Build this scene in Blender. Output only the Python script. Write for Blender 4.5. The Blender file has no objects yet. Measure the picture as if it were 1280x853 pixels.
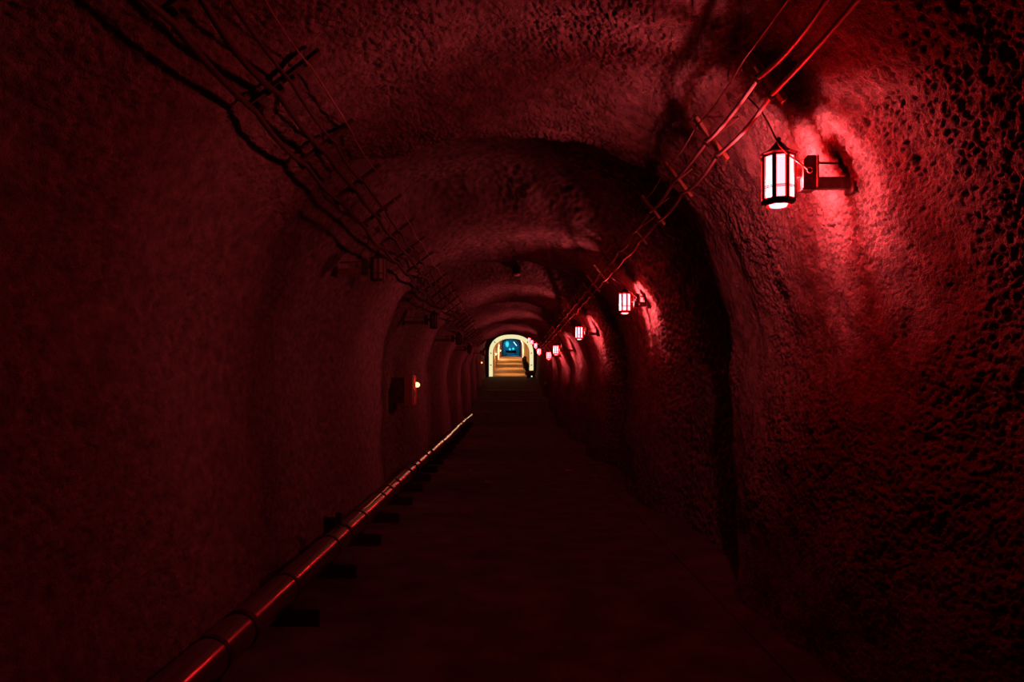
import bpy, bmesh, math, random
import numpy as np
from mathutils import Vector, Matrix

random.seed(7)
scene = bpy.context.scene
COL = scene.collection

# ------------------------------------------------------------------ camera
CAMH = 1.55
FPX, VX, VY = 900.0, 632.0, 480.0        # focal length and level vanishing point in the 1280x853 frame
cam_d = bpy.data.cameras.new('camera')
cam = bpy.data.objects.new('camera', cam_d)
COL.objects.link(cam)
cam.location = (0, 0, CAMH)
cam.rotation_euler = (math.pi / 2, 0, 0)
cam_d.sensor_width = 36.0
cam_d.lens = FPX * 36.0 / 1280.0
cam_d.shift_x = (640.0 - VX) / 1280.0
cam_d.shift_y = (VY - 426.5) / 1280.0
cam_d.clip_start, cam_d.clip_end = 0.05, 400
scene.camera = cam

# ------------------------------------------------------------------ world, exposure
w = bpy.data.worlds.new('world'); scene.world = w
w.use_nodes = True
w.node_tree.nodes['Background'].inputs[0].default_value = (0, 0, 0, 1)
w.node_tree.nodes['Background'].inputs[1].default_value = 0.0
vs = scene.view_settings
vs.view_transform = 'Standard'; vs.look = 'None'; vs.exposure = 0.0; vs.gamma = 1.0
vs.use_curve_mapping = False
scene.cycles.use_denoising = True
scene.cycles.sample_clamp_indirect = 4.0

RED = (1.0, 0.085, 0.098)


def px(x, y, d):
    """pixel + distance along the tunnel -> point"""
    return Vector(((x - VX) * d / FPX, d, CAMH + (VY - y) * d / FPX))


# ------------------------------------------------------------------ course of the tunnel
PORTAL = 47.0


def floor_h(y):
    y = np.asarray(y, float)
    t = np.clip((y - 24.5) / 3.0, 0, 1)
    a = 0.095 * np.where(y < 27.5, 1.5 * t * t, y - 26.0)
    b = 0.095 * 42.0 + 0.045 * (y - 68.0)
    return np.where(y < 68.0, a, b)


def fh(y): return float(floor_h(y))
def axis_x(y): return 0.0078 * y


# ------------------------------------------------------------------ materials
def new_mat(name):
    m = bpy.data.materials.new(name); m.use_nodes = True
    nt = m.node_tree
    return m, nt, nt.nodes['Principled BSDF']


def mat(name, col, rough=0.6, metal=0.0, var=0.25, scale=14.0, bump=0.0, bscale=90.0, spec=0.5):
    m, nt, p = new_mat(name)
    p.inputs['Roughness'].default_value = rough
    p.inputs['Metallic'].default_value = metal
    p.inputs['Specular IOR Level'].default_value = spec
    tc = nt.nodes.new('ShaderNodeTexCoord')
    n = nt.nodes.new('ShaderNodeTexNoise'); n.inputs['Scale'].default_value = scale
    n.inputs['Detail'].default_value = 5
    r = nt.nodes.new('ShaderNodeValToRGB')
    r.color_ramp.elements[0].position = 0.3; r.color_ramp.elements[1].position = 0.7
    r.color_ramp.elements[0].color = tuple(c * (1 - var) for c in col) + (1,)
    r.color_ramp.elements[1].color = tuple(min(1, c * (1 + var)) for c in col) + (1,)
    nt.links.new(tc.outputs['Object'], n.inputs['Vector'])
    nt.links.new(n.outputs['Fac'], r.inputs['Fac'])
    nt.links.new(r.outputs['Color'], p.inputs['Base Color'])
    if bump:
        n2 = nt.nodes.new('ShaderNodeTexNoise'); n2.inputs['Scale'].default_value = bscale
        n2.inputs['Detail'].default_value = 4
        b = nt.nodes.new('ShaderNodeBump'); b.inputs['Strength'].default_value = bump
        b.inputs['Distance'].default_value = 0.01
        nt.links.new(tc.outputs['Object'], n2.inputs['Vector'])
        nt.links.new(n2.outputs['Fac'], b.inputs['Height'])
        nt.links.new(b.outputs['Normal'], p.inputs['Normal'])
    return m


def emit(name, col, strength):
    m, nt, p = new_mat(name)
    p.inputs['Base Color'].default_value = (0.5, 0.5, 0.5, 1)
    p.inputs['Emission Color'].default_value = tuple(col) + (1,)
    p.inputs['Emission Strength'].default_value = strength
    return m


def pane_mat(name, col, strength, through):
    """frosted glass lit from inside: scatters part of the bulb's light, lets the rest through"""
    m, nt, p = new_mat(name)
    e = nt.nodes.new('ShaderNodeEmission'); e.inputs[0].default_value = tuple(col) + (1,); e.inputs[1].default_value = strength
    t = nt.nodes.new('ShaderNodeBsdfTransparent'); t.inputs[0].default_value = (1, 1, 1, 1)
    mx = nt.nodes.new('ShaderNodeMixShader'); mx.inputs[0].default_value = through
    nt.links.new(e.outputs[0], mx.inputs[1]); nt.links.new(t.outputs[0], mx.inputs[2])
    nt.links.new(mx.outputs[0], nt.nodes['Material Output'].inputs['Surface'])
    return m


M = {}
M['shotcrete'] = mat('sprayed_concrete', (0.145, 0.14, 0.135), 0.95, var=0.38, scale=14.0, bump=0.9, bscale=130, spec=0.15)
M['asphalt'] = mat('asphalt', (0.085, 0.082, 0.080), 0.95, var=0.4, scale=3.0, bump=0.5, bscale=120, spec=0.08)
M['kerb'] = mat('kerb_concrete', (0.07, 0.067, 0.065), 0.9, var=0.3, scale=6.0, bump=0.4, bscale=80)
M['iron'] = mat('lantern_iron', (0.055, 0.042, 0.040), 0.5, metal=0.3, var=0.35, scale=40)
M['channel'] = mat('bracket_channel', (0.20, 0.10, 0.06), 0.55, metal=0.2, var=0.35, scale=30)
M['bar'] = mat('strut_steel', (0.24, 0.19, 0.13), 0.6, metal=0.2, var=0.3, scale=25)
M['olive'] = mat('olive_strut', (0.06, 0.05, 0.035), 0.7, metal=0.1, var=0.3, scale=25)
M['cable'] = mat('cable_sheath', (0.34, 0.32, 0.32), 0.4, var=0.15, scale=20)
M['thin'] = mat('thin_cable', (0.22, 0.20, 0.19), 0.45, var=0.15, scale=20)
M['conduit'] = mat('dark_conduit', (0.035, 0.033, 0.033), 0.65, var=0.15, scale=20)
M['black'] = mat('black_rubber', (0.014, 0.013, 0.013), 0.6, var=0.2)
M['pipe'] = mat('coated_pipe', (0.36, 0.34, 0.34), 0.21, metal=0.9, var=0.12, scale=6, spec=0.5)
M['strap'] = mat('strap_steel', (0.02, 0.019, 0.019), 0.6, metal=0.2)
M['cabinet'] = mat('cabinet_enamel', (0.6, 0.52, 0.34), 0.3, var=0.1, scale=5)
M['door'] = mat('cabinet_door', (0.45, 0.09, 0.07), 0.35, var=0.15)
M['deadpane'] = mat('unlit_glass', (0.30, 0.24, 0.24), 0.25, var=0.1)
M['leaf'] = mat('dry_leaf', (0.75, 0.46, 0.26), 0.7, var=0.3, scale=30)
M['steel'] = mat('worn_steel', (0.22, 0.21, 0.2), 0.45, metal=0.5, var=0.2)
M['orange'] = mat('painted_lining', (0.62, 0.47, 0.34), 0.6, var=0.08, scale=2)
M['ramp'] = mat('ramp_screed', (0.42, 0.28, 0.17), 0.7, var=0.15, scale=3)
M['foliage'] = mat('dark_foliage', (0.018, 0.03, 0.012), 0.7, var=0.4, scale=20)
M['board'] = mat('dark_board', (0.02, 0.018, 0.018), 0.6)
M['pale'] = mat('pale_plate', (0.55, 0.5, 0.44), 0.6, var=0.2, scale=10)
M['blue_wall'] = mat('blue_room_wall', (0.35, 0.42, 0.5), 0.6, var=0.15, scale=3)
M['white'] = mat('white_plastic', (0.6, 0.6, 0.55), 0.5, var=0.1)
M['red_bulb'] = emit('red_bulb', RED, 3600.0)
M['red_pane'] = pane_mat('lit_frosted_pane', (1.0, 0.0066, 0.0076), 400.0, 0.7)
M['dim_bulb'] = emit('dim_red_bulb', RED, 5000.0)
M['dim_pane'] = pane_mat('dimmer_lit_pane', (1.0, 0.0135, 0.0165), 250.0, 0.7)
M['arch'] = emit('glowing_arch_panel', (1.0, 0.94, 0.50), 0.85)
M['tube_light'] = emit('warm_white_tube', (1.0, 0.80, 0.58), 6.0)
M['spot_lens'] = emit('warm_lens', (1.0, 0.62, 0.25), 8.0)
M['cyan'] = emit('cyan_lamp', (0.04, 0.55, 0.62), 0.9)
M['cool_tube'] = emit('cool_white_tube', (0.6, 0.8, 1.0), 2.0)
M['beacon'] = emit('red_beacon', (1.0, 0.10, 0.04), 16.0)


# ------------------------------------------------------------------ object helpers
def tag(o, label=None, cat=None, group=None, kind=None):
    if label: o['label'] = label
    if cat: o['category'] = cat
    if group: o['group'] = group
    if kind: o['kind'] = kind
    return o


def link(o, parent=None):
    COL.objects.link(o)
    if parent is not None: o.parent = parent
    return o


def empty(name, loc=(0, 0, 0), rz=0.0):
    o = bpy.data.objects.new(name, None); COL.objects.link(o)
    o.location = loc; o.rotation_euler = (0, 0, rz); o.empty_display_size = 0.1
    return o


def mesh_from(name, verts, faces, m, smooth=False):
    me = bpy.data.meshes.new(name)
    me.from_pydata([tuple(v) for v in verts], [], faces)
    me.materials.append(m)
    if smooth: me.polygons.foreach_set('use_smooth', [True] * len(me.polygons))
    me.update()
    return me


def obj(name, me, parent=None, loc=(0, 0, 0)):
    o = bpy.data.objects.new(name, me); link(o, parent); o.location = loc
    return o


class MB:
    """collects shapes into one mesh"""
    def __init__(s): s.v = []; s.f = []

    def add(s, vs, fs):
        k = len(s.v); s.v += [tuple(v) for v in vs]; s.f += [tuple(i + k for i in f) for f in fs]; return s

    def box(s, c, d, bev=0.0, rot=None):
        bm = bmesh.new(); bmesh.ops.create_cube(bm, size=1.0)
        bmesh.ops.scale(bm, vec=d, verts=bm.verts)
        if bev: bmesh.ops.bevel(bm, geom=bm.edges[:], offset=bev, segments=1, affect='EDGES')
        mx = Matrix.Translation(c) @ (rot.to_4x4() if rot is not None else Matrix.Identity(4))
        bm.transform(mx); bm.verts.index_update()
        s.add([v.co[:] for v in bm.verts], [[v.index for v in f.verts] for f in bm.faces]); bm.free()
        return s

    def tube(s, pts, r, n=8, cap=True):
        pts = [Vector(p) for p in pts]; rings = []
        up = Vector((0, 0, 1))
        for i, p in enumerate(pts):
            a = pts[max(i - 1, 0)]; b = pts[min(i + 1, len(pts) - 1)]
            t = (b - a).normalized()
            u = t.cross(up)
            if u.length < 1e-3: u = t.cross(Vector((1, 0, 0)))
            u.normalize(); v = t.cross(u)
            rr = r[i] if isinstance(r, (list, tuple)) else r
            rings.append([p + (u * math.cos(2 * math.pi * k / n) + v * math.sin(2 * math.pi * k / n)) * rr for k in range(n)])
        vs = [q for rg in rings for q in rg]; fs = []
        for i in range(len(pts) - 1):
            for k in range(n):
                fs.append((i * n + k, i * n + (k + 1) % n, (i + 1) * n + (k + 1) % n, (i + 1) * n + k))
        if cap:
            fs.append(tuple(range(n))[::-1]); fs.append(tuple((len(pts) - 1) * n + k for k in range(n)))
        return s.add(vs, fs)

    def lathe(s, prof, n=8, phase=0.0, c=(0, 0, 0)):
        vs = []; fs = []
        for (r, z) in prof:
            for k in range(n):
                a = 2 * math.pi * k / n + phase
                vs.append((c[0] + r * math.cos(a), c[1] + r * math.sin(a), c[2] + z))
        for i in range(len(prof) - 1):
            for k in range(n):
                fs.append((i * n + k, i * n + (k + 1) % n, (i + 1) * n + (k + 1) % n, (i + 1) * n + k))
        fs.append(tuple(range(n))[::-1]); fs.append(tuple((len(prof) - 1) * n + k for k in range(n)))
        return s.add(vs, fs)

    def mesh(s, name, m, smooth=False): return mesh_from(name, s.v, s.f, m, smooth)
    def build(s, name, m, parent=None, smooth=False, loc=(0, 0, 0)): return obj(name, s.mesh(name, m, smooth), parent, loc)


# ------------------------------------------------------------------ noise for the sprayed concrete
def _h(ix, iy, seed):
    h = (ix.astype(np.int64) * 374761393 + iy.astype(np.int64) * 668265263 + seed * 1442695041) & 0xffffffff
    h = ((h ^ (h >> 13)) * 1274126177) & 0xffffffff
    return (h ^ (h >> 16)) & 0xffffffff


def gnoise(x, y, seed=0):
    ix = np.floor(x); iy = np.floor(y); fx = x - ix; fy = y - iy
    ux = fx * fx * fx * (fx * (fx * 6 - 15) + 10); uy = fy * fy * fy * (fy * (fy * 6 - 15) + 10)

    def g(dx, dy):
        a = _h(ix + dx, iy + dy, seed) * (2 * math.pi / 4294967296.0)
        return np.cos(a) * (fx - dx) + np.sin(a) * (fy - dy)
    a = g(0, 0) * (1 - ux) + g(1, 0) * ux
    b = g(0, 1) * (1 - ux) + g(1, 1) * ux
    return (a * (1 - uy) + b * uy) * 1.5


def worley(x, y, seed=0):
    ix = np.floor(x); iy = np.floor(y)
    best = np.full(x.shape, 9.0)
    for dx in (-1, 0, 1):
        for dy in (-1, 0, 1):
            h = _h(ix + dx, iy + dy, seed)
            px_ = ix + dx + (h & 0xffff) / 65536.0; py_ = iy + dy + ((h >> 16) & 0xffff) / 65536.0
            best = np.minimum(best, (px_ - x) ** 2 + (py_ - y) ** 2)
    return np.sqrt(best)


def sstep(a, b, x):
    t = np.clip((x - a) / (b - a), 0, 1); return t * t * (3 - 2 * t)


# ------------------------------------------------------------------ tunnel cross-section
W_R, W_L, SPRING, RISE = 1.85, 1.93, 1.70, 1.87
WALL_R_LEN = 1.70
LAMP_Y = [3.42, 8.70, 13.80, 19.10, 24.20, 29.50, 34.80, 40.00, 44.80]
# each round of the lining swells to a lip a little past its lamp, then drops back into a wide recess
LIPS = [5.05, 10.0, 15.1, 20.4, 25.5, 30.8, 36.1, 41.3, 46.2]
_kn = [(-6, -0.30), (1.0, -0.22), (2.7, -0.03), (3.42, 0.10), (4.3, 0.13), (5.05, 0.21)]
for _i in range(len(LIPS) - 1):
    _c, _l, _n = LIPS[_i], LAMP_Y[_i + 1], LIPS[_i + 1]
    _kn += [(_c + 0.15, 0.17), (_c + 0.5, -0.05), (_c + 1.0, -0.14), (_l - 0.8, -0.13), (_l - 0.3, 0.02), (_l + 0.1, 0.09), (_l + 0.5, 0.13), (_n - 0.35, 0.19), (_n, 0.21)]
_kn += [(60, 0.1)]
_gy = np.arange(-6, 60, 0.02)
_gv = np.interp(_gy, [k[0] for k in _kn], [k[1] for k in _kn])
_ker = np.exp(-0.5 * (np.arange(-20, 21) / 6.0) ** 2); _gv = np.convolve(np.pad(_gv, 20, mode='edge'), _ker / _ker.sum(), mode='valid')


def lookout(y):
    """inward (+) or outward (-) swell of the lining along the tunnel"""
    return np.interp(np.asarray(y, float), _gy, _gv)


def profile(t):
    """t in 0..1 from left base over the crown to right base -> x, z, outward normal, arc length"""
    n = 4000
    hs = np.linspace(0, SPRING, 800)
    lx = -(W_L - 0.10 * ((SPRING - hs) / SPRING) ** 2); rx = (W_R - 0.10 * ((SPRING - hs) / SPRING) ** 2)
    a = np.linspace(math.pi, 0, n)
    ax = np.where(np.cos(a) < 0, W_L, W_R) * np.sign(np.cos(a)) * np.abs(np.cos(a)) ** 0.97
    az = SPRING + RISE * np.sin(a)
    X = np.concatenate([lx[:-1], ax, rx[::-1][1:]]); Z = np.concatenate([hs[:-1], az, hs[::-1][1:]])
    s = np.concatenate([[0], np.cumsum(np.hypot(np.diff(X), np.diff(Z)))])
    S = t * s[-1]
    x = np.interp(S, s, X); z = np.interp(S, s, Z)
    e = 0.03
    tx = np.interp(S + e, s, X) - np.interp(S - e, s, X); tz = np.interp(S + e, s, Z) - np.interp(S - e, s, Z)
    L = np.hypot(tx, tz); nx, nz = -tz / L, tx / L
    return x, z, nx, nz, S, s[-1]


def lining_points(t, y, level):
    """grid of points on the rough lining; level sets how fine the relief goes"""
    T, Y = np.meshgrid(t, y)
    x, z, nx, nz, S, tot = profile(T.ravel()); Yr = Y.ravel()
    # irregular course of the bays around the ring
    wob = 0.24 * gnoise(S / 1.7, Yr / 9.0, 5) + 0.10 * gnoise(S / 0.5, Yr / 5.0, 6)
    d = lookout(Yr + wob - 0.25 * x / 1.8)
    d = np.where(d > 0, d * (0.85 + 0.2 * sstep(2.6, 3.4, z) - 0.25 * np.exp(-((z - 2.95) / 0.3) ** 2)), d * (1 + 0.9 * sstep(3.0, 3.4, z)))
    d *= 1 + 0.35 * sstep(3.1, 3.45, z)
    d += 0.055 * gnoise(S / 1.3, Yr / 1.2, 1) + 0.030 * gnoise(S / 0.52, Yr / 0.45, 2)
    sw = lookout(Yr + wob - 0.25 * x / 1.8)
    rough = np.where(Yr > 5.0, 0.6 + 1.4 * sstep(0.08, -0.10, sw), 1.0)        # relief shaped coarser in the recesses to darken them, smoother on the lips
    zone = sstep(-0.35, 0.35, gnoise(S / 0.9 + 3.3, Yr / 0.8, 9))
    d += 0.014 * gnoise(S / 0.19, Yr / 0.17, 3)
    if level == 0:
        d += 0.026 * rough * gnoise(S / 0.24, Yr / 0.21, 13)
    if level >= 1:
        wx = S + 0.007 * gnoise(S / 0.05, Yr / 0.05, 21); wy = Yr + 0.007 * gnoise(S / 0.05, Yr / 0.05, 22)
        d += 0.0065 * gnoise(wx / 0.050, wy / 0.046, 4) * (0.6 + 0.7 * zone)
    if level == 1:
        f = worley(wx / 0.050, wy / 0.046, 8)
        d -= 0.016 * rough * (0.6 + 0.4 * zone) * np.clip(0.50 - f, 0, 1) / 0.50
        d += 0.011 * rough * gnoise(S / 0.066, Yr / 0.060, 14)
    if level >= 2:
        rough = rough * (1.0 + 0.8 * sstep(1.0, 0.3, x))
        f = worley(wx / 0.034, wy / 0.032, 8)
        d -= 0.0135 * np.minimum(rough, 2.0) * (0.35 + 0.65 * zone) * np.clip(0.47 - f, 0, 1) / 0.47          # pits
        f = worley(wx / 0.021, wy / 0.020, 7)
        d += 0.0085 * np.minimum(rough, 1.8) * (0.5 + 0.5 * zone) * (1 - np.clip(f / 0.75, 0, 1) ** 2)         # aggregate lumps
        d += 0.0032 * gnoise(S / 0.015, Yr / 0.014, 10)
    X = x - nx * d + axis_x(Yr) ; Z = z - nz * d + floor_h(Yr)
    return np.stack([X, Yr, Z], 1), len(t), len(y)


def grid_mesh(name, P, nu, nv, m, flip=False, smooth=True):
    me = bpy.data.meshes.new(name)
    nq = (nu - 1) * (nv - 1)
    i = np.arange(nu - 1)[None, :] + (np.arange(nv - 1) * nu)[:, None]
    i = i.ravel()
    q = np.stack([i, i + 1, i + nu + 1, i + nu], 1) if not flip else np.stack([i, i + nu, i + nu + 1, i + 1], 1)
    me.vertices.add(len(P)); me.vertices.foreach_set('co', P.astype(np.float32).ravel())
    me.loops.add(nq * 4); me.loops.foreach_set('vertex_index', q.astype(np.int32).ravel())
    me.polygons.add(nq); me.polygons.foreach_set('loop_start', np.arange(0, nq * 4, 4, dtype=np.int32))
    me.polygons.foreach_set('use_smooth', np.full(nq, smooth))
    me.materials.append(m); me.update(); me.validate()
    return me


# lining: left wall, ceiling and right wall, each in lengths that get coarser with distance
TOT = profile(np.array([0.0]))[5]
T1, T2 = 0.30, 0.70
lengths = [(-4.0, 1.3, 0.07, 0), (1.3, 6.2, 0.0125, 2), (6.2, 16.2, 0.024, 1), (16.2, PORTAL + 0.1, 0.07, 0)]
roots = {}
for nm, ta, tb in (('wall_left', 0.0, T1), ('ceiling', T1, T2), ('wall_right', T2, 1.0)):
    Ps = []
    for (y0, y1, step, lev) in lengths:
        st = step * {'wall_left': 0.85, 'ceiling': 0.70, 'wall_right': 0.46}[nm] if lev else step
        nu = int((tb - ta) * TOT / st) + 2; nv = int((y1 - y0) / st) + 2
        P, a, b = lining_points(np.linspace(ta, tb, nu), np.linspace(y0, y1 + (0.02 if lev else 0), nv), lev)
        Ps.append((P, a, b))
    # one structure object of joined lengths
    me = bpy.data.meshes.new(nm); allP = []; allq = []; base = 0
    for (P, a, b) in Ps:
        i = (np.arange(a - 1)[None, :] + (np.arange(b - 1) * a)[:, None]).ravel() + base
        allq.append(np.stack([i, i + 1, i + a + 1, i + a], 1)); allP.append(P); base += len(P)
    P = np.concatenate(allP); q = np.concatenate(allq); nq = len(q)
    me.vertices.add(len(P)); me.vertices.foreach_set('co', P.astype(np.float32).ravel())
    me.loops.add(nq * 4); me.loops.foreach_set('vertex_index', q.astype(np.int32).ravel())
    me.polygons.add(nq); me.polygons.foreach_set('loop_start', np.arange(0, nq * 4, 4, dtype=np.int32))
    me.polygons.foreach_set('use_smooth', np.full(nq, True))
    me.materials.append(M['shotcrete']); me.update()
    o = obj(nm, me); o['kind'] = 'structure'
    o['label'] = {'wall_left': 'rough sprayed concrete wall along the left of the tunnel',
                  'ceiling': 'rough arched sprayed concrete vault of the tunnel',
                  'wall_right': 'rough sprayed concrete wall along the right behind the lit lanterns'}[nm]


def lining_at(side, h, y):
    """approximate x of the bare lining at height h above the floor (for fixings)"""
    Wd = W_R if side > 0 else W_L
    k = math.sqrt(max(0.0, 1 - ((h - SPRING) / RISE) ** 2)) if h > SPRING else 1.0
    return axis_x(y) + side * (Wd * k - float(lookout(np.array([y - 0.25 * side]))[0]))


# floor of the tunnel
ys = np.concatenate([np.arange(-4, 8, 0.05), np.arange(8, PORTAL + 0.3, 0.25)]); xs = np.linspace(-2.15, 2.05, 90)
XX, YY = np.meshgrid(xs, ys)
ZZ = floor_h(YY) + 0.006 * gnoise(XX / 0.5, YY / 0.5, 31) + 0.003 * gnoise(XX / 0.12, YY / 0.12, 32)
P = np.stack([(XX + axis_x(YY)).ravel(), YY.ravel(), ZZ.ravel()], 1)
o = obj('floor', grid_mesh('floor', P, len(xs), len(ys), M['asphalt'])); o['kind'] = 'structure'
o['label'] = 'dark asphalt walkway of the red tunnel'

# low kerb strip along the right wall
mb = MB(); yy = list(np.linspace(1.2, PORTAL - 0.2, 60)); sec = [(1.47, -0.03), (1.47, 0.012), (1.56, 0.030), (2.0, 0.050), (2.0, -0.03)]
vs_ = [(axis_x(y) + sx, y, fh(y) + sz) for y in yy for sx, sz in sec]; n = len(sec); fs_ = []
for i in range(len(yy) - 1):
    for k in range(n):
        fs_.append((i * n + k, (i + 1) * n + k, (i + 1) * n + (k + 1) % n, i * n + (k + 1) % n))
mb.add(vs_, fs_); o = mb.build('trim_1', M['asphalt']); o['kind'] = 'structure'; o['label'] = 'low concrete kerb at the foot of the right wall'

# ------------------------------------------------------------------ end wall with the lit arch, orange passage, blue chamber
AX = axis_x(PORTAL); AF = fh(PORTAL)


def arch_pts(hw, ht, n=20):
    """arch outline: straight sides then a rounded head"""
    sp = ht - hw * 0.82
    pts = [(-hw, 0.0), (-hw, sp * 0.5)]
    for k in range(n + 1):
        a = math.pi - math.pi * k / n
        pts.append((hw * math.copysign(abs(math.cos(a)) ** 0.85, math.cos(a)), sp + (ht - sp) * math.sin(a) ** 0.9 if math.sin(a) > 1e-9 else sp))
    pts += [(hw, sp * 0.5), (hw, 0.0)]
    return pts


inner = arch_pts(1.46, 2.79); outer = [(max(-2.2, min(2.2, x * 1.62)), z * 1.42 if z > 0 else -0.2) for x, z in inner]
vs_ = [(AX + x, PORTAL, AF + z) for x, z in inner] + [(AX + x, PORTAL, AF + z) for x, z in outer] \
    + [(AX + x, PORTAL + 0.6, AF + z) for x, z in inner]
n = len(inner); fs_ = [(i, i + 1, n + i + 1, n + i) for i in range(n - 1)] + [(i, 2 * n + i, 2 * n + i + 1, i + 1) for i in range(n - 1)]
o = obj('wall_end', mesh_from('wall_end', vs_, fs_, M['kerb'])); o['kind'] = 'structure'; o['label'] = 'concrete end wall around the lit arch'

# glowing cream arch, in panels with dark joints
arch = empty('lit_arch', (AX, PORTAL + 0.25, AF))
tag(arch, 'glowing cream arch framing the orange passage at the far end', 'arch')
oi, oo = arch_pts(1.205, 2.53, 24), arch_pts(1.455, 2.78, 24)


def resample(p, m):
    p = np.array(p); s = np.concatenate([[0], np.cumsum(np.hypot(*np.diff(p, axis=0).T))]); q = np.linspace(0, s[-1], m)
    return np.stack([np.interp(q, s, p[:, 0]), np.interp(q, s, p[:, 1])], 1)


NS = 9; RS = 8
ri, ro = resample(oi, NS * RS + 1), resample(oo, NS * RS + 1)
for s in range(NS):
    a, b = s * RS, (s + 1) * RS
    vs_ = []; fs_ = []
    for k in range(a, b + 1):
        f0 = 0.02 if k == a else (-0.02 if k == b else 0)
        kk = min(max(k, 0), NS * RS)
        pi, po = ri[kk], ro[kk]
        vs_ += [(pi[0], 0, pi[1]), (po[0], 0, po[1]), (pi[0], 0.12, pi[1]), (po[0], 0.12, po[1])]
    for k in range(RS):
        c = 4 * k; d = c + 4
        fs_ += [(c, c + 1, d + 1, d), (c + 2, d + 2, d + 3, c + 3), (c, d, d + 2, c + 2), (c + 1, c + 3, d + 3, d + 1)]
    e = 4 * RS; fs_ += [(0, 2, 3, 1), (e, e + 1, e + 3, e + 2)]
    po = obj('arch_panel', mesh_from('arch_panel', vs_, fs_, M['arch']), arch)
mb = MB()
for s in range(1, NS):
    p = (ri[s * RS] + ro[s * RS]) / 2
    dx, dz = ro[s * RS] - ri[s * RS]; an = math.atan2(dz, dx)
    if s in (1, 2, 3, 6, 7, 8):
        j = MB().box((p[0], -0.01, p[1]), (0.12, 0.03, 0.05), rot=Matrix.Rotation(-an, 3, 'Y')); j.build('joint_clip', M['board'], arch)

# orange lining of the passage
END_O = 96.0
pl = resample(arch_pts(1.20, 2.53, 24), 60)
yy = list(np.arange(PORTAL + 0.36, END_O, 1.0)) + [END_O]
vs_ = [(axis_x(y) + p[0], y, fh(y) + p[1]) for y in yy for p in pl]; n = len(pl)
fs_ = [(i * n + k, i * n + k + 1, (i + 1) * n + k + 1, (i + 1) * n + k) for i in range(len(yy) - 1) for k in range(n - 1)]
o = obj('passage_lining', mesh_from('passage_lining', vs_, fs_, M['orange'], True)); o['kind'] = 'structure'; o['label'] = 'smooth orange-lit lining of the passage beyond the lit arch'
# lining ribs
for k, y in enumerate(np.arange(50.2, 94, 5.4)):
    vs_ = []; fs_ = []
    for dy, sc in ((-0.14, 1.0), (-0.14, 0.98), (0.14, 0.98), (0.14, 1.0)):
        vs_ += [(p[0] * sc, dy, p[1] * (sc if p[1] > 0 else 1)) for p in pl]
    for s in range(3):
        fs_ += [(s * n + i, s * n + i + 1, (s + 1) * n + i + 1, (s + 1) * n + i) for i in range(n - 1)]
    if k == 0: rib_me = mesh_from('trim_rib', vs_, fs_, M['orange'])
    o = obj('trim_%d' % (k + 2), rib_me, None, (axis_x(y), y, fh(y))); o['kind'] = 'structure'; o['label'] = 'arched rib of the orange passage lining'
# ramp floor
yy = np.concatenate([np.arange(PORTAL, 120, 0.5)]); xs = np.linspace(-1.4, 1.4, 8); XX, YY = np.meshgrid(xs, yy)
P = np.stack([(XX + axis_x(YY)).ravel(), YY.ravel(), (floor_h(YY) + 0.012).ravel()], 1)
o = obj('floor.001', grid_mesh('floor_ramp', P, len(xs), len(yy), M['ramp'])); o['kind'] = 'structure'; o['label'] = 'sloping floor of the orange-lit passage'


def lamp_light(name, kind, parent, loc, power, col, radius, **kw):
    l = bpy.data.lights.new(name, kind); l.energy = power; l.color = col
    l.shadow_soft_size = radius
    for k, v in kw.items(): setattr(l, k, v)
    o = bpy.data.objects.new(name, l); link(o, parent); o.location = loc
    return o


# ceiling downlights that stripe the ramp
WARM = (1.0, 0.46, 0.14)
names = ['nearest', 'second', 'third', 'fourth', 'fifth', 'sixth', 'farthest']
for k, y in enumerate([48.9, 54.3, 59.7, 65.1, 71.0, 78.0, 86.0]):
    t = empty('downlight', (axis_x(y), y, fh(y) + 2.53))
    tag(t, '%s small downlight under the crown of the orange passage' % names[k], 'lamp', 'downlights of the orange passage')
    MB().lathe([(0.09, 0), (0.09, -0.10), (0.075, -0.10), (0.07, -0.03)], 12).build('housing', M['board'], t)
    MB().lathe([(0.066, -0.031), (0.066, -0.028)], 12).build('lens', M['spot_lens'], t)
    lamp_light('downlight_wall_fill', 'POINT', t, (0, 0, -0.35), 14, WARM, 0.08)  # extra fill point added to brighten the passage walls
    lamp_light('downlight_beam', 'SPOT', t, (0, 0, -0.11), 300, WARM, 0.06, spot_size=math.radians(64), spot_blend=0.6)
# wall light strips
for (xp, y0, y1, side) in ((622.5, 431, 450, -1), (654.0, 426, 449, 1)):
    d = 66.0 if side < 0 else 71.0
    a = px(xp, y0, d); b = px(xp, y1, d)
    xw = axis_x(d) + side * 1.14
    bend = 1.0 if side > 0 else 0.15
    pts = [(xw, d, b.z), (xw, d, a.z - 0.5), (xw - side * 0.05 * bend, d, a.z - 0.2), (xw - side * 0.18 * bend, d, a.z)]
    t = empty('light_strip', (xw, d, b.z)); tag(t, 'white upright light strip on the %s wall of the orange passage' % ('left' if side < 0 else 'right'), 'lamp', 'light strips of the orange passage')
    MB().tube([(p[0] - xw, 0, p[2] - b.z) for p in pts], 0.02, 8).build('tube', M['tube_light'], t)
    for p in (pts[0], pts[2]): MB().box((p[0] - xw + side * 0.04, 0, p[2] - b.z), (0.06, 0.05, 0.05)).build('clamp', M['steel'], t)
    lamp_light('strip_glow', 'POINT', t, (-side * 0.3, -0.1, 0.8), 60, (1.0, 0.55, 0.2), 0.2)
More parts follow.
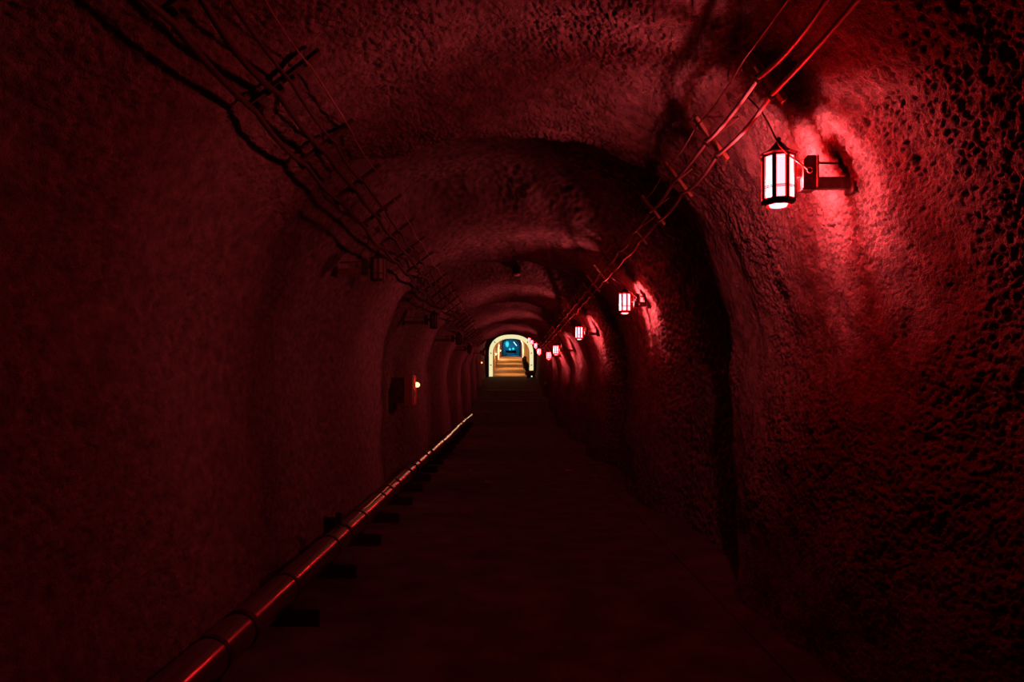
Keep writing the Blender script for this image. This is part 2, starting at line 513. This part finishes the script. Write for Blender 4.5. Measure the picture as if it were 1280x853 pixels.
# small wall lamps
for (xp, yp, d, nm) in ((618.6, 443, 53.0, 'nearer'), (624.6, 438.5, 75.0, 'farther')):
    c = px(xp, yp, d); xw = axis_x(d) - 1.19
    t = empty('wall_lamp', (xw, d, c.z)); tag(t, '%s tiny lit wall lamp on the left side of the orange passage' % nm, 'lamp', 'tiny wall lamps')
    MB().box((0.015, 0, 0), (0.03, 0.1, 0.14)).build('back_plate', M['steel'], t)
    MB().lathe([(0.02, -0.06), (0.05, -0.03), (0.05, 0.03), (0.02, 0.06)], 8, c=(0.07, 0, 0)).build('globe', M['tube_light'], t)
    lamp_light('wall_lamp_light', 'POINT', t, (0.3, 0, 0), 32, (1.0, 0.5, 0.18), 0.05)

# blue chamber
yy = [END_O + 0.05, 101, 106, 112, 118]
pb = resample(arch_pts(1.30, 2.45, 24), 50); n = len(pb)
vs_ = [(axis_x(y) + p[0], y, fh(y) + p[1]) for y in yy for p in pb]
fs_ = [(i * n + k, i * n + k + 1, (i + 1) * n + k + 1, (i + 1) * n + k) for i in range(len(yy) - 1) for k in range(n - 1)]
fs_.append(tuple((len(yy) - 1) * n + k for k in range(n)))
o = obj('wall_far', mesh_from('wall_far', vs_, fs_, M['blue_wall'])); o['kind'] = 'structure'; o['label'] = 'blue-lit walls of the chamber at the very end'
fr = resample(arch_pts(1.08, 2.28, 24), 50); fo = resample(arch_pts(1.32, 2.56, 24), 50)
vs_ = [(p[0], 0, p[1]) for p in fr] + [(p[0], 0, p[1]) for p in fo] + [(p[0], 0.2, p[1]) for p in fr] + [(p[0], 0.2, p[1]) for p in fo]
fs_ = [(i, n + i, n + i + 1, i + 1) for i in range(n - 1)] + [(i, i + 1, 2 * n + i + 1, 2 * n + i) for i in range(n - 1)]
o = obj('door_1', mesh_from('door_1', vs_, fs_, M['orange']), None, (axis_x(END_O), END_O - 0.1, fh(END_O))); o['kind'] = 'structure'; o['label'] = 'orange arched opening into the blue chamber'
for (xp, yp, rx, rz, nm) in ((634.0, 430.5, 0.30, 0.50, 'large blurred cyan glowing panel at the end of the blue chamber'), (637.3, 436.8, 0.17, 0.2, 'small cyan lamp beside the large cyan panel'), (641.6, 436.2, 0.2, 0.2, 'small cyan lamp right of the other cyan lights')):
    d = 117.6; c = px(xp, yp, d)
    t = empty('cyan_lamp', c[:]); tag(t, nm, 'lamp', 'cyan lamps of the blue chamber')
    ring = [(rx * math.cos(2 * math.pi * k / 16), rz * math.sin(2 * math.pi * k / 16)) for k in range(16)]
    MB().add([(x, 0, z) for x, z in ring] + [(x * .8, -0.1, z * .8) for x, z in ring], [(k, (k + 1) % 16, 16 + (k + 1) % 16, 16 + k) for k in range(16)] + [tuple(range(16, 32))]).build('diffuser', M['cyan'], t)
    MB().box((0, 0.1, 0), (rx, 0.25, rz * .6)).build('housing', M['board'], t)
    lamp_light('cyan_glow', 'POINT', t, (0, -0.5, 0), 7, (0.02, 0.5, 0.8), 0.1)
a = px(642.0, 427.6, 106); b = px(645.8, 432.3, 100.5)
t = empty('ceiling_tube', a[:]); tag(t, 'cool white tube light sloping along the right of the blue chamber', 'lamp')
MB().tube([(0, 0, 0), tuple(b - a)], 0.05, 8).build('tube', M['cool_tube'], t)
for q in (0.05, 0.95): MB().box(tuple((b - a) * q + Vector((0.05, 0, 0.05))), (0.1, 0.08, 0.1)).build('end_cap', M['steel'], t)
lamp_light('tube_glow', 'POINT', t, tuple((b - a) * 0.5 + Vector((0.05, -0.2, -0.45))), 150, (0.02, 0.33, 1.0), 0.2)
t = empty('bench', (axis_x(114) - 0.05, 114, fh(114))); tag(t, 'dark teal bench across the blue chamber', 'bench')
MB().box((0, 0, 0.42), (1.7, 0.4, 0.08), 0.01).build('seat', M['board'], t); MB().box((0, 0.2, 0.62), (1.7, 0.06, 0.3), 0.01).build('backrest', M['board'], t)
for sx in (-0.7, 0.7): MB().box((sx, 0, 0.19), (0.1, 0.34, 0.38)).build('leg', M['board'], t)
c = px(632.2, 441.0, 108)
t = empty('white_bench', (c.x, 108, fh(108))); tag(t, 'small white stool at the left of the blue chamber', 'stool')
hh = c.z - fh(108)
MB().lathe([(0.28, hh - 0.1), (0.3, hh - 0.05), (0.28, hh)], 14).build('seat', M['white'], t); MB().lathe([(0.12, 0), (0.05, 0.05), (0.05, hh - 0.1)], 10).build('pedestal', M['steel'], t)
t.name = 'stool'


# ------------------------------------------------------------------ lanterns
NSIDE = 8; PH = math.radians(10.5)
LS = 1.0


def octo(r, n=NSIDE): return [(r * math.cos(2 * math.pi * k / n + PH), r * math.sin(2 * math.pi * k / n + PH)) for k in range(n)]


# local frame: origin at the middle of the glass, arm towards +x
def lantern_meshes():
    R = {}
    R['roof'] = MB().lathe([(0.080, 0.106), (0.089, 0.114), (0.085, 0.118), (0.062, 0.127), (0.040, 0.145), (0.022, 0.166), (0.010, 0.178)], NSIDE, PH).mesh('roof', M['iron'])
    R['finial'] = MB().lathe([(0.006, 0.176), (0.012, 0.183), (0.0125, 0.190), (0.009, 0.197), (0.003, 0.200)], 10).mesh('finial', M['iron'], True)
    R['top_ring'] = MB().lathe([(0.066, 0.098), (0.078, 0.098), (0.078, 0.108), (0.066, 0.108)], NSIDE, PH).mesh('top_ring', M['iron'])
    R['bottom_ring'] = MB().lathe([(0.045, -0.112), (0.060, -0.128), (0.064, -0.116), (0.080, -0.112), (0.080, -0.098), (0.062, -0.098), (0.045, -0.105)], NSIDE, PH).mesh('bottom_ring', M['iron'])
    R['lens'] = MB().lathe([(0.044, -0.118), (0.038, -0.131), (0.020, -0.135)], 14)
    o_ = octo(0.0765)
    mb = MB()
    R['posts'] = []
    for k in range(NSIDE):
        x, y = o_[k]; an = math.atan2(y, x)
        R['posts'].append(MB().box((x * 0.985, y * 0.985, 0), (0.010, 0.020, 0.20), 0.002, Matrix.Rotation(an, 3, 'Z')).mesh('post', M['iron']))
    R['panes'] = []
    p_ = octo(0.0725)
    for k in range(NSIDE):
        a, b = p_[k], p_[(k + 1) % NSIDE]
        R['panes'].append([(a[0], a[1], -0.099), (b[0], b[1], -0.099), (b[0], b[1], 0.099), (a[0], a[1], 0.099)])
    mbw = [MB(), MB()]
    for i, z in enumerate((-0.043, -0.050)):
        ring = octo(0.079); pts = [(x, y, z) for x, y in ring] + [(ring[0][0], ring[0][1], z)]
        mbw[i].tube(pts, 0.0024, 5)
    R['wires'] = [m_.mesh('wire_band', M['iron']) for m_ in mbw]
    R['bulb'] = MB().lathe([(0.006, -0.052), (0.016, -0.044), (0.019, 0.02), (0.006, 0.046)], 7).mesh('bulb', M['red_bulb'], True)
    R['short_baffles'] = [MB().box((0, sy * 0.037, 0.0), (0.060, 0.003, 0.190)).mesh('added_light_baffle', M['iron']) for sy in (-1, 1)]  # plates added inside the lit lanterns to block light along the tunnel
    R['baffles'] = [MB().box((0, sy * 0.037, 0.0), (0.098, 0.003, 0.190)).mesh('added_light_baffle', M['iron']) for sy in (-1, 1)]
    R['holder'] = MB().lathe([(0.010, 0.018), (0.012, 0.10)], 10).mesh('bulb_holder', M['iron'])
    R['arm'] = MB().box((0.089, 0, 0.027), (0.036, 0.03, 0.044), 0.003).mesh('arm', M['iron'])
    # junction box with chamfered top corner (extruded outline in the x-z plane)
    out = [(0.104, -0.020), (0.110, -0.020), (0.110, 0.060), (0.104, 0.080), (0.124, 0.104), (0.166, 0.106), (0.166, -0.048), (0.108, -0.048)]
    out = [(0.106, -0.048), (0.106, 0.082), (0.126, 0.104), (0.166, 0.104), (0.166, -0.048)]
    n = len(out)
    R['box'] = MB().add([(x, -0.032, z) for x, z in out] + [(x, 0.032, z) for x, z in out],
                        [tuple(range(n)), tuple(range(2 * n - 1, n - 1, -1))] + [(k, n + k, n + (k + 1) % n, (k + 1) % n) for k in range(n)]).mesh('junction_box', M['iron'])
    R['box_foot'] = MB().box((0.134, 0, -0.053), (0.066, 0.06, 0.010), 0.002).mesh('box_foot', M['iron'])
    R['lug'] = MB().tube([(0.134 + 0.013 * math.cos(a), -0.036, 0.032 + 0.013 * math.sin(a)) for a in np.linspace(0.5, 6.0, 14)], 0.003, 6).mesh('cable_ring', M['cable'])
    return R


LM = lantern_meshes()
LIT = {'pane': [mesh_from('pane', p, [(0, 1, 2, 3)], M['red_pane']) for p in LM['panes']], 'lens': LM['lens'].mesh('lens', M['red_pane'])}
DIM = {'pane': [mesh_from('pane', p, [(0, 1, 2, 3)], M['dim_pane']) for p in LM['panes']], 'lens': LM['lens'].mesh('lens', M['dim_pane'])}
LM['dim_bulb'] = LM['bulb'].copy(); LM['dim_bulb'].materials[0] = M['dim_bulb']
DEAD = {'pane': [mesh_from('pane', p, [(0, 1, 2, 3)], M['deadpane']) for p in LM['panes']], 'lens': LM['lens'].mesh('lens', M['deadpane'])}


def lantern(loc, side, reach, label, lit, scale=1.0, detail=True):
    t = empty('wall_lantern', loc, 0.0 if side > 0 else math.pi)
    t.scale = (scale,) * 3
    tag(t, label, 'lantern', 'lit red lanterns along the right wall' if lit else 'unlit lanterns along the left wall')
    K = {2: LIT, 1: DIM, 0: DEAD}[int(lit)]
    obj('roof', LM['roof'], t); obj('finial', LM['finial'], t); obj('top_ring', LM['top_ring'], t); obj('bottom_ring', LM['bottom_ring'], t)
    for k in range(NSIDE):
        obj('pane', K['pane'][k], t); obj('post', LM['posts'][k], t)
    obj('lens', K['lens'], t)
    for m_ in LM['wires']: obj('wire_band', m_, t)
    if lit:
        obj('bulb', LM['bulb'] if lit == 2 else LM['dim_bulb'], t, (0, 0, -0.025))
    if lit:
        for m_ in ([LM['short_baffles'][0]] if lit == 2 else LM['baffles']): obj('added_light_baffle', m_, t)  # added plates that narrow the bulb light into bands
    obj('bulb_holder', LM['holder'], t)
    obj('arm', LM['arm'], t)
    bx = obj('junction_box', LM['box'], t)
    obj('box_foot', LM['box_foot'], bx); obj('cable_ring', LM['lug'], bx)
    L = max(0.20, reach / scale)
    # open channel to the wall: web, two flanges, wall plate
    mb = MB().box(((0.166 + L) / 2, 0.018, -0.021), (L - 0.166, 0.004, 0.050), 0.001)
    mb.box(((0.166 + L) / 2, 0.0, -0.046), (L - 0.166, 0.036, 0.004)).box(((0.166 + L) / 2, 0.0, 0.004), (L - 0.166, 0.036, 0.004))
    mb.box(((0.166 + L) / 2, -0.017, -0.021), (L - 0.166, 0.004, 0.044))
    ch = mb.build('channel', M['channel'], t)
    for q in (0.186, L - 0.02): MB().lathe([(0.006, 0), (0.006, 0.003)], 6).build('bolt', M['steel'], ch, loc=(q, -0.0225, -0.02)).rotation_euler = (math.pi / 2, 0, 0)
    MB().box((L + 0.03, 0, -0.005), (0.07, 0.09, 0.13), 0.004).build('wall_plate', M['iron'], t)
    MB().tube([(0.16, 0.0, 0.078), (L + 0.02, 0, 0.072)], 0.0055, 6).build('brace_rod', M['iron'], t)
    MB().box((0.171, -0.005, 0.028), (0.010, 0.075, 0.15), 0.002).build('mounting_plate', M['channel'], t)
    return t


lamps_px = [(973, 224), (781, 378.5), (724, 416), (695, 437.5), (686, 444.5), (674, 439.5), (669.6, 432.2), (664.8, 428), (661.8, 424)]
order = ['nearest', 'second', 'third', 'fourth', 'fifth', 'sixth', 'seventh', 'eighth', 'ninth and farthest']
for k, ((xp, yp), y) in enumerate(zip(lamps_px, LAMP_Y)):
    c = px(xp, yp, y)
    wx = lining_at(1, c.z - fh(y), y)
    lantern(c[:], 1, wx - c.x, '%s lit red lantern on its bracket along the right wall' % order[k], 2 if k == 0 else 1)
order = ['nearest', 'second', 'third', 'fourth', 'farthest']
for k, (xp, yp, y) in enumerate([(473, 337, 7.3), (543, 402, 12.3), (573.5, 424.5, 17.2), (587, 437, 22.4), (605, 441, 31.0)]):
    c = px(xp, yp, y)
    wx = lining_at(-1, c.z - fh(y), y)
    lantern(c[:], -1, abs(wx - c.x), '%s of the dark unlit lanterns on the left wall' % order[k], 0)


# ------------------------------------------------------------------ cable racks and cables
def rack(side, y0, step, cnt, lo, hi, cabs, label, group):
    """lo, hi: lower and upper bar ends; cabs: (x, z, radius, material, label) of the cables, all in the tunnel's own frame"""
    root = empty('cable_rack', (lo[0], y0, lo[1])); tag(root, label, 'cable rack')
    lo, hi = Vector((lo[0], lo[1])), Vector((hi[0], hi[1]))
    d = hi - lo; L = d.length + 0.03; an = math.atan2(d.y, d.x); mid = (lo + hi) / 2
    rot = Matrix.Rotation(-an, 3, 'Y')
    bar_me = MB().box((0, 0, 0), (L, 0.040, 0.022), 0.003, rot).mesh('crossbar', M['bar'] if side > 0 else M['olive'])
    nrm = Vector((math.cos(an), 0, math.sin(an))).cross(Vector((0, 1, 0)))
    if nrm.x * side < 0: nrm = -nrm
    rod_me = MB().tube([(0, 0, 0), tuple(nrm * 0.22)], 0.005, 6).mesh('standoff_rod', M['bar'])
    clip_me = {}
    rng = random.Random(3 + side)
    bars = []
    for k in range(cnt):
        y = y0 + step * k + (rng.uniform(-.03, .03) if k > 3 else 0)
        ox, oz = axis_x(y) - axis_x(y0), fh(y)
        jt = rng.uniform(-.012, .012)
        b = obj('crossbar', bar_me, root, (mid.x + ox + jt - root.location.x, y - root.location.y, mid.y + oz + jt - root.location.z))
        bars.append((y, ox, oz))
        if k < 22:
            for q in (0.0,):
                obj('standoff_rod', rod_me, b, (math.cos(an) * L * q, 0, math.sin(an) * L * q))
        if k < 10:
            for ci, (cx, cz, r, mt, lb) in enumerate(cabs):
                if r < 0.006: continue
                if ci not in clip_me:
                    clip_me[ci] = MB().box((0, 0, 0), (r * 3.2, 0.022, r * 2.6), 0.002, rot).mesh('clip', M['black'])
                off = Vector((cx, cz)) - mid
                obj('clip', clip_me[ci], b, (off.x - nrm.x * 0.012, 0, off.y - nrm.z * 0.012))
    for ci, (cx, cz, r, mt, lb) in enumerate(cabs):
        pts = []; rr = random.Random(ci * 5 + 11 + side)
        ext = [(bars[0][0] - step * j, axis_x(bars[0][0] - step * j) - axis_x(y0), 0.0) for j in (3, 2, 1) if bars[0][0] - step * j > 0.3]
        allb = ext + bars
        for i in range(len(allb) - 1):
            (ya, xa, za), (yb, xb, zb) = allb[i], allb[i + 1]
            sag = rr.uniform(0.012, 0.040) * (1.0 if r < 0.012 else 0.8); ns = 8 if ya < 12 else 4
            sx = rr.uniform(-0.012, 0.012)
            for s in range(ns):
                q = s / ns; p = 4 * q * (1 - q)
                pts.append((cx - nrm.x * (0.013 + r) + xa + (xb - xa) * q + sx * p, ya + (yb - ya) * q, cz - nrm.z * (0.013 + r) + za + (zb - za) * q - sag * p))
        me = MB().tube(pts, r, 8 if r > 0.006 else 6).mesh('cable', mt, True)
        o = obj('cable', me); tag(o, lb, 'cable', group)


rack(1, 3.15, 0.82, 38, (1.218, 2.806), (1.057, 3.013),
     [(1.180, 2.828, 0.0105, M['cable'], 'lowest thick cable running along the right rack above the lanterns'),
      (1.122, 2.902, 0.0105, M['cable'], 'middle thick cable of the right rack'),
      (1.060, 2.985, 0.0042, M['thin'], 'thin topmost wire of the right rack')],
     'rack of short crossbars carrying cables along the right shoulder of the vault', 'cables of the right rack')
rack(-1, 2.59, 0.86, 38, (-1.234, 2.884), (-0.919, 3.126),
     [(-1.218, 2.876, 0.0145, M['conduit'], 'lowest thick conduit on the left rack'),
      (-1.112, 2.962, 0.0145, M['conduit'], 'second thick conduit on the left rack'),
      (-1.048, 3.014, 0.0085, M['conduit'], 'medium cable above the two conduits on the left rack'),
      (-0.952, 3.086, 0.0048, M['thin'], 'thin topmost wire of the left rack')],
     'rack of longer crossbars carrying cables along the left shoulder of the vault', 'cables of the left rack')

# supply lead of the nearest lantern: from the rack over the lantern roof to its junction box
c = px(973, 224, LAMP_Y[0])
lead = [px(932.5, 119, 3.50), px(941, 128, 3.48), px(952, 140, 3.44), px(961, 155, 3.39), px(968, 170, 3.345), px(975, 183, 3.325), px(985, 193, 3.34), px(997, 202, 3.355), px(1004, 207.5, 3.365), px(1009, 211, 3.37)]
o = obj('supply_lead', MB().tube(lead, 0.0042, 7).mesh('supply_lead', M['cable'], True)); tag(o, 'thin supply lead dropping past the roof of the nearest lit lantern', 'cable')
for k in (1, 2, 3):
    xp, yp = lamps_px[k]; y = LAMP_Y[k]; c = px(xp, yp, y)
    s0 = Vector((1.18 + axis_x(y), y - 0.1, 2.83 + fh(y)))
    e0 = c + Vector((0.134, -0.055, 0.05))
    pts = [s0.lerp(e0, q) + Vector((0.05 * math.sin(q * math.pi), 0, -0.03 * math.sin(q * math.pi))) for q in np.linspace(0, 1, 9)]
    o = obj('supply_lead', MB().tube(pts, 0.0045, 6).mesh('supply_lead', M['cable'], True)); tag(o, 'supply lead from the rack to the %s lit lantern' % ['', 'second', 'third', 'fourth'][k], 'cable', 'supply leads')

# ------------------------------------------------------------------ pipe along the left foot of the wall
PX, PZ, PR = -1.42, 0.235, 0.100
pipe = empty('floor_pipe', (PX, 1.4, 0)); tag(pipe, 'long glossy pipe on low supports along the foot of the left wall', 'pipe')
joints = [1.45] + [3.84 + 2.38 * k for k in range(15)]
for k in range(len(joints) - 1):
    a, b = joints[k], joints[k + 1]
    if k == 0: sect = MB().tube([(0, 0.006, 0), (0, b - a - 0.006, 0)], PR, 36, False).mesh('pipe_section', M['pipe'], True)
    if k == 1: sect = MB().tube([(0, 0.006, 0), (0, 2.38 - 0.006, 0)], PR, 36, False).mesh('pipe_section', M['pipe'], True)
    dx = 0.018 * math.sin(k * 1.3) if k > 2 else 0
    obj('pipe_section', sect, pipe, (dx, a - 1.4, PZ + fh(a) * 0))
ring = lambda r, wdt: MB().tube([(0, -wdt / 2, 0), (0, wdt / 2, 0)], r, 36)
coup = ring(PR + 0.007, 0.045).mesh('coupling', M['strap'])
for k, y in enumerate(joints[1:-1]):
    cp = obj('coupling', coup, pipe, (0, y - 1.4, PZ))
    if k == 1:
        MB().box((-0.13, 0.12, 0.06), (0.10, 0.03, 0.16), 0.005).build('flange_plate', M['black'], cp); MB().box((-0.045, 0.1, 0.10), (0.055, 0.03, 0.17), 0.005).build('flange_plate', M['black'], cp)
strap_me = ring(PR + 0.004, 0.035).mesh('strap', M['strap'])
foot_me = MB().box((0, 0, 0.055), (0.50, 0.05, 0.11), 0.006).mesh('support', M['black'])
sad_me = MB().box((0, 0, 0.14), (0.14, 0.05, 0.06), 0.006).mesh('saddle', M['strap'])
y = 2.31; k = 0
while y < 36.5:
    s = obj('strap', strap_me, pipe, (0, y - 1.4, PZ))
    f = obj('support', foot_me, pipe, (-0.02, y - 1.4 + 0.0, 0.0)); obj('saddle', sad_me, f)
    y += 1.15; k += 1

# ------------------------------------------------------------------ hose cabinets with red beacons
def cabinet(c0, wall_x, size, label, power):
    dx, dy, dz = size                                   # out of the wall, along the tunnel, height
    t = empty('hose_cabinet', c0); tag(t, label, 'cabinet', 'wall cabinets with red beacons')
    MB().box((-dx / 2, dy / 2, dz / 2), (dx, dy, dz), 0.008).build('body', M['cabinet'], t)
    back = abs(wall_x - (c0[0] - dx)) + 0.05
    MB().box((-dx - back / 2, dy / 2, dz / 2), (back, dy * 0.8, dz * 0.85), 0.008).build('wall_mount', M['shotcrete'], t)
    d = MB().box((0.008, dy / 2, dz / 2), (0.014, dy * 0.92, dz * 0.94), 0.003).build('door', M['door'], t)
    MB().box((0.022, dy * 0.2, dz * 0.42), (0.02, 0.03, 0.10), 0.004).build('handle', M['steel'], d)
    bs = MB().lathe([(0.05, 0), (0.05, 0.02), (0.045, 0.025)], 16).build('beacon_base', M['door'], t, loc=(0.015, dy * 0.28, dz * 0.68)); bs.rotation_euler = (0, math.pi / 2, 0)
    bl = MB().lathe([(0.042, 0.02), (0.042, 0.05), (0.034, 0.075), (0.016, 0.088), (0.003, 0.090)], 16).build('beacon_lamp', M['beacon'], t, True, (0.015, dy * 0.28, dz * 0.68)); bl.rotation_euler = (0, math.pi / 2, 0)
    lamp_light('beacon_light', 'POINT', t, (0.16, dy * 0.28, dz * 0.68), power, (1.0, 0.20, 0.07), 0.03)
    MB().lathe([(0.022, 0), (0.022, 0.02), (0.018, 0.026)], 12).build('call_button', M['door'], t, loc=(0.015, dy * 0.28, dz * 0.42)).rotation_euler = (0, math.pi / 2, 0)
    return t


c = px(516, 507, 12.4)
cabinet((c.x, 12.4, c.z), lining_at(-1, c.z + 0.3, 12.6), (0.15, 0.40, 0.52), 'pale wall cabinet with a lit red beacon, nearer on the left wall', 1.2)
d = 42.0; c = px(600.6, 459.5, d)
cabinet((c.x, d, c.z), lining_at(-1, c.z + 0.3 - fh(d), d), (0.12, 0.4, 0.40), 'far wall cabinet with a red beacon near the lit arch', 1.5)

# ------------------------------------------------------------------ small things
c = px(646, 343, 13.3)
t = empty('smoke_detector', (c.x, 13.3, c.z)); tag(t, 'small round detector on the crown of the vault', 'detector')
MB().lathe([(0.075, 0.0), (0.085, 0.02), (0.085, 0.12)], 16).build('base', M['board'], t); MB().lathe([(0.02, -0.035), (0.05, -0.025), (0.06, 0.0)], 16).build('dome', M['pale'], t)


def leaf_outline(rng, s):
    pts = []
    for k in range(14):
        a = 2 * math.pi * k / 14
        r = s * (0.95 if k % 2 == 0 else 0.45) * rng.uniform(0.75, 1.1) * (1.15 if k in (0, 7) else 0.85)
        pts.append((r * math.cos(a), r * math.sin(a) * 0.8))
    return pts


leafs = [(711, 590.5, 0.085, 'bright dry leaf lying on the right of the walkway'), (670, 520.5, 0.08, 'small dry leaf far up the walkway on the right'),
         (588, 591, 0.05, 'faint dry leaf on the left half of the walkway'), (611, 605.5, 0.06, 'dull dry leaf on the walkway left of the middle'),
         (744, 597, 0.03, 'crumb of leaf by the kerb on the right'), (615.5, 521, 0.06, 'faint leaf on the far left of the walkway')]
rng = random.Random(5)
for (xp, yp, s, lb) in leafs:
    y = CAMH * FPX / (yp - VY)
    if y > 26: y = 4.02 / (0.095 + (yp - VY) / FPX)
    c = px(xp, yp, y); ol = leaf_outline(rng, s); n = len(ol); rz = rng.uniform(0, 6)
    t = empty('fallen_leaf', (c.x, y, fh(y) + 0.012), rz); tag(t, lb, 'leaf', 'fallen leaves on the walkway')
    top = [(x, q, 0.010 + 0.25 * (x * x + q * q) / s + rng.uniform(0, .022)) for x, q in ol]
    MB().add([(0, 0, 0.016)] + top + [(0, 0, 0.014)] + [(x, q, z - 0.002) for x, q, z in top],
             [(0, 1 + k, 1 + (k + 1) % n) for k in range(n)] + [(n + 1, n + 2 + (k + 1) % n, n + 2 + k) for k in range(n)]).build('blade', M['leaf'], t)
    MB().tube([(0, 0, 0.014), (-s * 1.2, s * 0.1, 0.008)], 0.0022, 5).build('stalk', M['leaf'], t)

# drain strips across the foot of the ramp
for y, lb in ((33.6, 'nearer thin steel drain strip across the ramp'), (38.6, 'farther thin steel drain strip across the ramp')):
    t = empty('drain_strip', (axis_x(y), y, fh(y))); t.rotation_euler = (math.atan(0.095), 0, 0); tag(t, lb, 'drain', 'drain strips on the ramp')
    for sy in (-0.07, 0.07): MB().box((0, sy, 0.008), (2.9, 0.015, 0.02)).build('rail', M['steel'], t)
    bar = MB().box((0, 0, 0.006), (0.02, 0.13, 0.014)).mesh('grate_bar', M['steel'])
    for k in range(29): obj('grate_bar', bar, t, (-1.4 + 0.1 * k, 0, 0))

# potted shrubs at the right of the passage
def shrub(xp, d, h, wdt, label):
    c = (xp - VX) * d / FPX
    t = empty('potted_shrub', (c, d, fh(d) + 0.012)); tag(t, label, 'plant', 'dark potted shrubs at the arch')
    MB().lathe([(0.10, 0), (0.14, 0.20), (0.15, 0.22), (0.13, 0.22), (0.12, 0.18)], 14).build('pot', M['board'], t)
    MB().tube([(0, 0, 0.15), (0.01, 0, h * 0.6)], 0.02, 6).build('stem', M['board'], t)
    r = random.Random(int(xp)); mb = MB()
    for k in range(420):
        u = Vector((r.gauss(0, 1), r.gauss(0, 1), r.gauss(0, 1))).normalized() * r.uniform(0.55, 1)
        p = Vector((u.x * wdt, u.y * wdt, h * 0.62 + u.z * h * 0.40))
        a = Vector((r.gauss(0, 1), r.gauss(0, 1), r.gauss(0, 1))).normalized() * 0.07; b = a.orthogonal().normalized() * 0.03
        mb.add([p - a, p + b, p + a, p - b], [(0, 1, 2, 3)])
    mb.build('foliage', M['foliage'], t)


shrub(658.4, 48.3, 0.88, 0.14, 'dark bushy potted shrub, nearer, at the right foot of the lit arch')
shrub(655.6, 54.0, 0.95, 0.17, 'dark bushy potted shrub farther inside the orange passage')
# dark notice board beside the arch
d = 45.6; x0_ = (658.5 - VX) * d / FPX; x1_ = (669 - VX) * d / FPX
t = empty('notice_board', ((x0_ + x1_) / 2, d, fh(d))); tag(t, 'low dark notice board with a pale strip, right of the lit arch', 'sign')
wd = x1_ - x0_
MB().box((0, 0, 0.30), (wd, 0.05, 0.46), 0.005).build('board', M['board'], t)
for k in range(9): MB().box((-wd / 2 + wd * (k + 0.6) / 9.4, -0.029, 0.455 + 0.01 * math.sin(k * 2.1)), (wd / 13, 0.008, 0.05 + 0.015 * math.cos(k * 1.7))).build('pale_mark', M['pale'], t)
for sx in (-wd * 0.4, wd * 0.4): MB().box((sx, 0.02, 0.05), (0.04, 0.2, 0.10)).build('foot', M['board'], t)
c = px(664.6, 469.6, d - 0.1)
t = empty('floor_spot', (c.x, d - 0.22, fh(d - 0.2))); tag(t, 'tiny lit floor spotlight in front of the notice board', 'lamp')
MB().lathe([(0.06, 0), (0.06, 0.02), (0.015, 0.03), (0.015, 0.12)], 10).build('stand', M['board'], t)
MB().box((0, 0, 0.17), (0.1, 0.08, 0.1), 0.01).build('head', M['board'], t); MB().box((0, -0.045, 0.17), (0.085, 0.012, 0.08)).build('lens', M['arch'], t)
# pale plate on the right wall
d = 35.5; c = px(676, 480, d)
t = empty('wall_plate_sign', (lining_at(1, 0.5, d) - 0.02, d, c.z)); tag(t, 'small pale slanting plate low on the right wall', 'plate')
MB().box((-0.03, 0, 0), (0.06, 0.5, 0.13), 0.005, Matrix.Rotation(-0.12, 3, 'X')).build('plate', M['pale'], t); MB().box((0.06, 0, 0), (0.14, 0.3, 0.08)).build('fixing', M['steel'], t)
